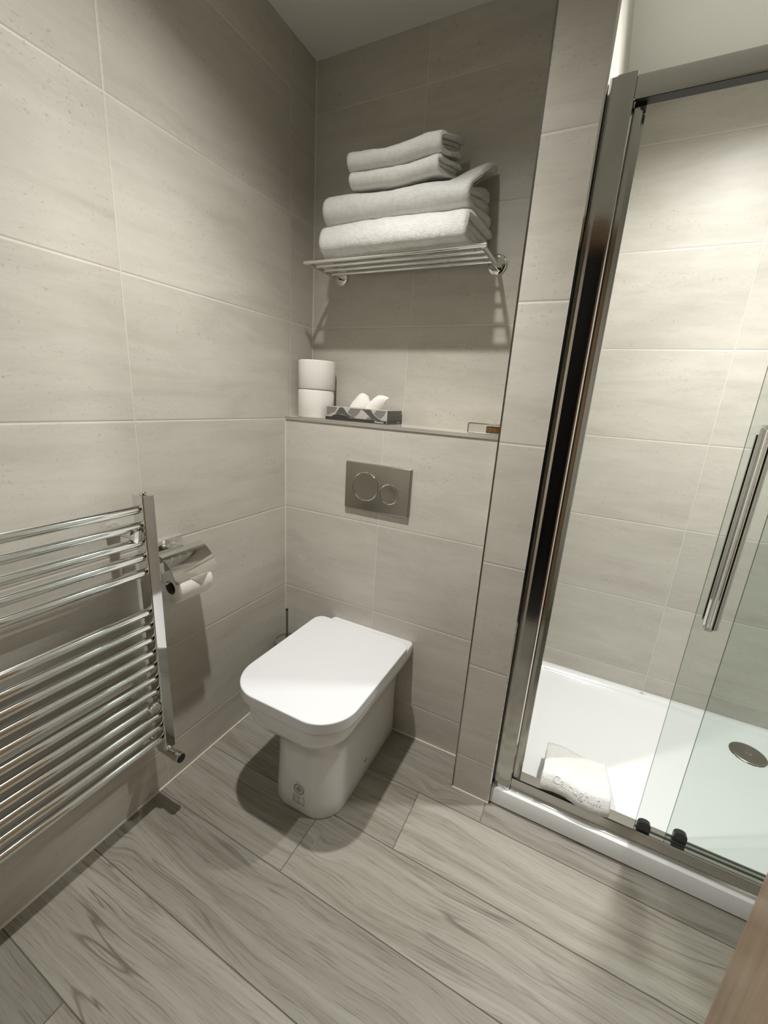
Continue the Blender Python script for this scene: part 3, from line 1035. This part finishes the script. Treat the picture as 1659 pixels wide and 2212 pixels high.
# ------------------------------------------------------------------ folded towels
def u_sheet(bm, y0, y1, zc, R, th, x0, x1, deform, nx=46, y1b=None):
    """one folded layer: a U in the y-z plane with its fold at y0, drawn out along x"""
    R_o, R_i = R + th / 2, max(R - th / 2, 0.0005)
    y1b = y1 if y1b is None else y1b
    yc = y0 + R_o
    ns, na = 9, 12
    outer = [(y1 + (yc - y1) * i / ns, zc + R_o) for i in range(ns)]
    outer += [(yc + R_o * math.cos(a), zc + R_o * math.sin(a)) for a in [PI / 2 + PI * i / na for i in range(na + 1)]]
    outer += [(yc + (y1b - yc) * i / ns, zc - R_o) for i in range(1, ns + 1)]
    inner = [(yc + (y1b - yc) * i / ns, zc - R_i) for i in range(ns, 0, -1)]
    inner += [(yc + R_i * math.cos(a), zc + R_i * math.sin(a)) for a in [3 * PI / 2 - PI * i / na for i in range(na + 1)]]
    inner += [(y1 + (yc - y1) * i / ns, zc + R_i) for i in range(ns - 1, -1, -1)]
    # rounded ends of the sheet
    e1 = [(y1b + th * 0.32, zc - (R_o + R_i) / 2)]
    e2 = [(y1 + th * 0.32, zc + (R_o + R_i) / 2)]
    prof = outer + e1 + inner + e2
    rings = []
    for i in range(nx + 1):
        s = i / nx
        x = x0 + (x1 - x0) * s
        # ends of the cloth are softly rounded
        e = min(s, 1 - s) * (x1 - x0)
        k = 1.0
        if e < 0.006:
            k = 0.80 + 0.20 * math.sqrt(max(0, 1 - (1 - e / 0.006) ** 2))
        ring = []
        n = len(outer)
        cy = sum(p[0] for p in prof) / len(prof)
        mids = {}
        for j, (py, pz) in enumerate(prof):
            # shrink towards the centre line of the sheet
            if j < n:
                q = prof[n + 1 + (n - 1 - j)]
            elif n < j < n + 1 + n:
                q = prof[n - 1 - (j - n - 1)]
            else:
                q = (py, pz)
            my, mz = (py + q[0]) / 2, (pz + q[1]) / 2
            ring.append(deform(x, my + (py - my) * k, mz + (pz - mz) * k))
        rings.append(ring)
    loft(bm, rings)


def fluff(p, seed, amp=0.0022):
    v = Vector((p[0] * 22 + seed, p[1] * 22, p[2] * 22))
    w = Vector((p[0] * 90 + seed, p[1] * 90, p[2] * 90))
    return (p[0] + noise.noise(v) * amp, p[1] + noise.noise(v + Vector((31, 0, 0))) * amp + noise.noise(w) * amp * 0.3,
            p[2] + noise.noise(v + Vector((0, 57, 0))) * amp + noise.noise(w + Vector((7, 7, 0))) * amp * 0.3)


def sstep(a, b, x):
    t = min(max((x - a) / (b - a), 0), 1)
    return t * t * (3 - 2 * t)


def folded_towel(label, group, z0, H, x0, x1, y0, y1, seed, shape, layers=2, lean=0.10):
    bm = bmesh.new()
    th = H / (2 * layers)
    zc = z0 + H / 2
    for k in range(layers):
        R = (H - th) / 2 - k * th

        def deform(x, y, z, k=k):
            s = (x - x0) / (x1 - x0)
            # the right-hand end leans outwards towards the back
            x2 = x + (y - y0) * lean * sstep(0.86, 1.0, s) - 0.004 * k * sstep(0.9, 1, s)
            p = shape(x2, y, z, s, k)
            return fluff(p, seed + 0.7 * k)
        u_sheet(bm, y0 + k * th * 1.04, y1 - 0.006 * k, zc, R, th * 0.97, x0 + 0.002 * k, x1 - 0.006 * k, deform, y1b=y1 - 0.004 * (1 - k))
    o = link('folded_towel', bm, M['terry'], None, 180)
    return tag(o, label, 'towel', group)


ZT = SZ + 0.0066
GT = 'folded white towels on the chrome rack'


def shape_a(x, y, z, s, k):     # bottom bath towel
    z2 = z + 0.004 * math.sin(s * 4.0) * (z - ZT) / 0.09
    # the overhanging front edge sags a little past the front rail
    z2 -= 0.012 * (1 - sstep(-0.058, -0.040, y)) * (1 - (z - ZT) / 0.09)
    return (x, y, z2)


def shape_b(x, y, z, s, k):     # second bath towel: corner at the back right lifts
    zm = ZT + 0.091 + 0.0415
    f = (z - zm) / 0.083
    w = sstep(0.70, 1.02, s) * sstep(-0.035, 0.13, y)
    # the right end of the stack of layers sinks at the fold and rises towards the wall
    g = sstep(0.45, 1.0, s)
    z += g * (-0.030 + 0.062 * sstep(-0.043, 0.12, y)) * (f + 0.5)
    if k == 0 and f > 0.15:
        z += 0.040 * w - (f - 0.36) * 0.083 * 0.60 * w
    up = 0.0
    dip = -0.010 * math.exp(-((x - 0.40) / 0.10) ** 2) * (f + 0.5)
    return (x, y, z + up + dip + 0.010 * sstep(0.45, 0.75, s) * (f + 0.5))


folded_towel('large white folded bath towel lying directly on the chrome rack rails', GT, ZT, 0.090, 0.176, 0.634, -0.058, 0.140, 1.0, shape_a)
folded_towel('large white folded bath towel second from the bottom, one corner sticking up', GT, ZT + 0.0910, 0.083, 0.176, 0.628, -0.043, 0.140, 5.0, shape_b)


def shape_c(x, y, z, s, k):
    return (x, y, z - 0.006 * math.exp(-((x - 0.40) / 0.09) ** 2) + 0.004 * sstep(0.6, 1, s) + 0.024 * sstep(0.55, 1, s) * sstep(-0.03, 0.1, y))


def shape_d(x, y, z, s, k):
    f = (z - (ZT + 0.22)) / 0.05
    return (x, y, z - 0.005 * math.exp(-((x - 0.38) / 0.07) ** 2) * (0.4 + f) + 0.005 * sstep(0.5, 0.9, s) + 0.036 * sstep(0.55, 1, s) * sstep(-0.03, 0.1, y))


folded_towel('small white folded hand towel third from the bottom of the stack', GT, ZT + 0.1760, 0.042, 0.266, 0.538, -0.042, 0.105, 9.0, shape_c)
folded_towel('small white folded hand towel on top of the towel stack', GT, ZT + 0.2190, 0.050, 0.258, 0.540, -0.044, 0.105, 13.0, shape_d)

# ------------------------------------------------------------------ shower tray
tray = thing('shower_tray', 'low white rectangular shower tray inside the sliding screen', 'shower tray', (1.52, 0.29, 0))
TZR = 0.062
bm = bmesh.new()
tx0, tx1, ty0, ty1 = PX1 + 0.0045, XR - 0.001, -0.1165, SY - 0.001


def rect(x0, x1, y0, y1, z, r=0.02, n=6):
    pts = []
    for cx_, cy_, a0 in ((x1 - r, y0 + r, -90), (x1 - r, y1 - r, 0), (x0 + r, y1 - r, 90), (x0 + r, y0 + r, 180)):
        for i in range(n + 1):
            a = math.radians(a0 + 90 * i / n)
            pts.append((cx_ + r * math.cos(a), cy_ + r * math.sin(a), z))
    return pts


rim = 0.038
rings = [rect(tx0, tx1, ty0 + 0.006, ty1, 0.0, 0.002), rect(tx0, tx1, ty0 + 0.006, ty1, 0.004, 0.002), rect(tx0, tx1, ty0, ty1, 0.0045, 0.002), rect(tx0, tx1, ty0 + 0.001, ty1, 0.0590, 0.002), rect(tx0, tx1, ty0 + 0.0022, ty1, 0.0612, 0.003), rect(tx0 + 0.001, tx1 - 0.001, ty0 + 0.0045, ty1 - 0.001, TZR, 0.006),
         rect(tx0 + rim - 0.006, tx1 - rim + 0.006, -0.036, ty1 - rim + 0.006, TZR, 0.03), rect(tx0 + rim, tx1 - rim, -0.030, ty1 - rim, TZR - 0.002, 0.032), rect(tx0 + rim + 0.005, tx1 - rim - 0.005, -0.025, ty1 - rim - 0.006, TZR - 0.010, 0.034),
         rect(tx0 + rim + 0.016, tx1 - rim - 0.016, -0.012, ty1 - rim - 0.018, TZR - 0.0185, 0.04), rect(tx0 + rim + 0.05, tx1 - rim - 0.05, 0.02, ty1 - rim - 0.05, TZR - 0.021, 0.05)]
vs = loft(bm, rings, cap1=False)
c = bm.verts.new((1.742, 0.53, TZR - 0.026))
last = vs[-1]
for i in range(len(last)):
    bm.faces.new((last[i], last[(i + 1) % len(last)], c))
link('basin', bm, M['acrylic'], tray, 35)
bm = bmesh.new()
lx, ly, lz = 1.405, ty1 - 0.020, TZR + 0.0004
flat(bm, [(lx - 0.014, ly - 0.005), (lx + 0.014, ly - 0.005), (lx + 0.014, ly - 0.0032), (lx - 0.014, ly - 0.0032)], lz)
flat(bm, [(lx - 0.006, ly + 0.0045), (lx - 0.004, ly), (lx + 0.004, ly), (lx + 0.006, ly + 0.0045), (lx + 0.001, ly + 0.003), (lx, ly + 0.005), (lx - 0.001, ly + 0.003)], lz)
o = link('rim_logo', bm, M['ink'], tray)
o['label'] = 'tiny dark logo on the back rim'

drain = thing('shower_drain', 'round chrome drain cover in the white shower tray', 'drain', (1.742, 0.53, 0.036))
bm = bmesh.new()
lathe(bm, (1.742, 0.53, 0.034), (0, 0, 1), [(0, 0.056), (0.006, 0.056), (0.0075, 0.054), (0.0085, 0.050), (0.0092, 0.010), (0.0080, 0.0085), (0.0080, 0.0)], 48)
link('cover', bm, M['steel'], drain, 35)
bm = bmesh.new()
lathe(bm, (1.742, 0.53, 0.0425), (0, 0, 1), [(0, 0.0105), (0.0018, 0.0098), (0.0018, 0.0078), (0.0, 0.0074)], 24)
link('finger_ring', bm, M['chrome'], drain, 35)
bm = bmesh.new()
lathe(bm, (1.742, 0.53, 0.0325), (0, 0, 1), [(0.0, 0.0), (0.0, 0.060), (0.003, 0.060), (0.0035, 0.0575), (0.0035, 0.0)], 48)
link('seat_ring', bm, M['chrome'], drain, 35)
for k in range(10):
    a0 = 2 * PI * k / 10
    bm = bmesh.new()
    seg = 8
    A, B = [], []
    for i in range(seg + 1):
        a = a0 + 0.52 * i / seg
        A.append(bm.verts.new((1.742 + 0.0564 * math.cos(a), 0.53 + 0.0564 * math.sin(a), 0.0362)))
        B.append(bm.verts.new((1.742 + 0.0564 * math.cos(a), 0.53 + 0.0564 * math.sin(a), 0.0398)))
    for i in range(seg):
        bm.faces.new((A[i], A[i + 1], B[i + 1], B[i]))
    link('slot', bm, M['dark'], drain)

# ------------------------------------------------------------------ shower screen
scr = thing('shower_screen', 'sliding glass shower screen in a polished metal frame', 'shower screen', (1.5, -0.08, TZR))
JT = 1.892
# wall jamb: stepped profile in plan, extruded upwards
bm = bmesh.new()
jx = PX1 + 0.0045
pts = [(jx, -0.052), (jx, -0.0985), (jx + 0.015, -0.1005), (jx + 0.0152, -0.1035), (jx + 0.046, -0.1050), (jx + 0.051, -0.1035), (jx + 0.0535, -0.099), (jx + 0.0535, -0.0935), (jx + 0.0515, -0.0925), (jx + 0.0515, -0.052)]
extrude_poly(bm, pts, 'z', TZR, JT)
link('jamb', bm, M['frame'], scr, 25)
bm = bmesh.new()
pts = [(jx + 0.0515, -0.050), (jx + 0.0515, -0.086), (jx + 0.066, -0.088), (jx + 0.072, -0.085), (jx + 0.0725, -0.078), (jx + 0.0725, -0.066), (jx + 0.077, -0.064), (jx + 0.078, -0.060), (jx + 0.077, -0.050)]
extrude_poly(bm, pts, 'z', TZR + 0.020, JT - 0.048)
link('closing_profile', bm, M['frame'], scr, 25)
bm = bmesh.new()
box(bm, (jx - 0.0045, -0.1005, TZR), (jx - 0.0005, -0.06, JT - 0.01))
o = link('wall_gasket', bm, M['dark'], scr)
o['label'] = 'dark seal between jamb and tiles'
# header rail
bm = bmesh.new()
pts = [(-0.0765, JT - 0.006), (-0.0765, JT - 0.030), (-0.093, JT - 0.030), (-0.093, JT - 0.0465), (-0.1015, JT - 0.0465), (-0.1035, JT - 0.0445), (-0.1035, JT - 0.012), (-0.101, JT - 0.006), (-0.098, JT - 0.0045)]
extrude_poly(bm, pts, 'x', jx + 0.0520, XR - 0.002)
link('header_rail', bm, M['frame'], scr, 25)
bm = bmesh.new()
box(bm, (jx + 0.056, -0.1010, JT - 0.0475), (XR - 0.002, -0.0770, JT - 0.0468))  # added black strip: darkens the underside that would mirror the bright tray
o = link('header_dark_strip', bm, M['dark'], scr)
o['label'] = 'dark strip added along the underside of the header'
bm = bmesh.new()
box(bm, (jx + 0.055, -0.088, JT - 0.054), (jx + 0.077, -0.060, JT - 0.0462))
link('buffer', bm, M['dark'], scr)
# bottom rail on the tray rim
bm = bmesh.new()
pts = [(-0.1025, TZR), (-0.1025, TZR + 0.0050), (-0.0980, TZR + 0.0065), (-0.0945, TZR + 0.0090), (-0.0930, TZR + 0.0130), (-0.0915, TZR + 0.0400), (-0.0900, TZR + 0.0420), (-0.052, TZR + 0.0420), (-0.050, TZR + 0.040), (-0.048, TZR)]
extrude_poly(bm, pts, 'x', jx + 0.0545, XR - 0.002)
link('bottom_rail', bm, M['frame'], scr, 25)
bm = bmesh.new()
box(bm, (jx + 0.0545, -0.0895, TZR + 0.0415), (XR - 0.002, -0.0880, TZR + 0.0423))
link('rail_groove', bm, M['dark'], scr)


def glass_pane(name, x0, x1, y0, y1, z0, z1, parent):
    bm = bmesh.new()
    box(bm, (x0, y0, z0), (x1, y1, z1))
    for f in bm.faces:
        f.normal_update()
        f.material_index = 0 if abs(f.normal.y) > 0.5 else 1
    return link(name, bm, [M['pane'], M['pane_edge']], parent)


GB = TZR + 0.0430
glass1 = glass_pane('sliding_pane', 1.3180, 1.985, -0.0760, -0.0700, GB, JT - 0.010, scr)
glass2 = glass_pane('fixed_pane', 1.3960, XR - 0.004, -0.0610, -0.0550, GB - 0.0005, JT - 0.010, scr)


# pull handle: a bar on each face of the sliding pane
hz0, hz1 = 0.752, 1.222
bm = bmesh.new()
pts = [(1.3345, -0.0760), (1.3345, -0.0800), (1.3375, -0.0835), (1.3430, -0.0835), (1.3450, -0.0800), (1.3450, -0.0760)]
extrude_poly(bm, pts, 'z', hz0 + 0.004, hz1 - 0.002)
pts = [(1.3460 + 0.0090 * math.cos(2 * PI * i / 24), -0.0945 + 0.0075 * math.sin(2 * PI * i / 24)) for i in range(24)]
extrude_poly(bm, [(p[0] + 0.006, p[1] - 0.001) for p in pts], 'z', hz0 + 0.004, hz1 - 0.004)
for z in (hz0 - 0.004, hz1 - 0.004):
    box(bm, (1.3365, -0.0955, z), (1.3520, -0.0760, z + 0.009))
link('pull_handle', bm, M['chrome'], scr, 30)
bm = bmesh.new()
pts = [(1.3330, -0.0700), (1.3330, -0.0640), (1.3360, -0.0620), (1.3420, -0.0620), (1.3450, -0.0640), (1.3450, -0.0700)]
extrude_poly(bm, pts, 'z', hz0 + 0.012, hz1 - 0.016)
link('inner_handle', bm, M['frame'], scr, 30)
for gx, gy in ((1.3385, -0.079), (1.4260, -0.064)):
    bm = bmesh.new()
    prof_ = [(-0.0155, 0), (0.0155, 0), (0.0155, 0.020), (0.0125, 0.026), (0.0065, 0.0295), (0, 0.0305), (-0.0065, 0.0295), (-0.0125, 0.026), (-0.0155, 0.020)]
    extrude_poly(bm, [(gx + a, TZR + 0.0425 + b) for a, b in prof_], 'y', gy - 0.004, gy + 0.012)
    bmesh.ops.bevel(bm, geom=bm.edges[:], offset=0.0012, segments=2, affect='EDGES')
    o = link('bottom_guide', bm, M['darkgrey'], scr, 35)
    o['label'] = 'dark grey rounded glass guide'

# ------------------------------------------------------------------ folded bath mat over the bottom rail
MX0, MX1 = 1.060, 1.250


def mat_shape(x, y, z):
    s = (x - MX0) / (MX1 - MX0)
    d = y + 0.098
    z2 = z - 0.044 * sstep(0.05, 0.22, d) - 0.008 * (1 - sstep(0.0, 0.02, d)) + 0.004 * math.sin(s * 5.5) * (1 - sstep(0.0, 0.1, d))
    x2 = x + 0.006 * (d / 0.2) * (1 - 2 * s)
    return fluff((x2, y + 0.006 * math.sin(s * 7), z2), 21.0, 0.0016)


bm = bmesh.new()
MZ = TZR + 0.0430
MH = 0.056
for k in range(2):
    th = MH / 4
    u_sheet(bm, -0.100 + 1.04 * th * k, 0.105 - 0.006 * k, MZ + MH / 2, (MH - th) / 2 - k * th, th * 0.97, MX0 + 0.002 * k, MX1 - 0.003 * k, mat_shape, nx=40)
mat = link('bath_mat', bm, M['terry'], None, 180)
tag(mat, 'white folded towelling bath mat resting over the bottom rail of the shower screen', 'bath mat')
bm = text_mesh('Calrughlin', 0.026, 0.0)
bmesh.ops.subdivide_edges(bm, edges=[e for e in bm.edges if e.calc_length() > 0.004], cuts=2)
w = max(v.co.x for v in bm.verts)
for v in bm.verts:
    u = v.co.x / w
    x = MX0 + 0.030 + u * 0.135
    # wrap round the fold: arc length measured up the front
    r = MH / 2 + 0.0012
    a = math.radians(141) - (v.co.y) / r * 0.95
    p = mat_shape(x, -0.100 + MH / 2 + r * math.cos(a), MZ + MH / 2 + r * math.sin(a))
    v.co = Vector(p)
t_ = link('embroidery', bm, M['seat'], None)
t_.parent = mat
sm = t_.modifiers.new('thick', 'SOLIDIFY')
sm.thickness = 0.0010
sm.offset = 0

bpy.context.view_layer.update()
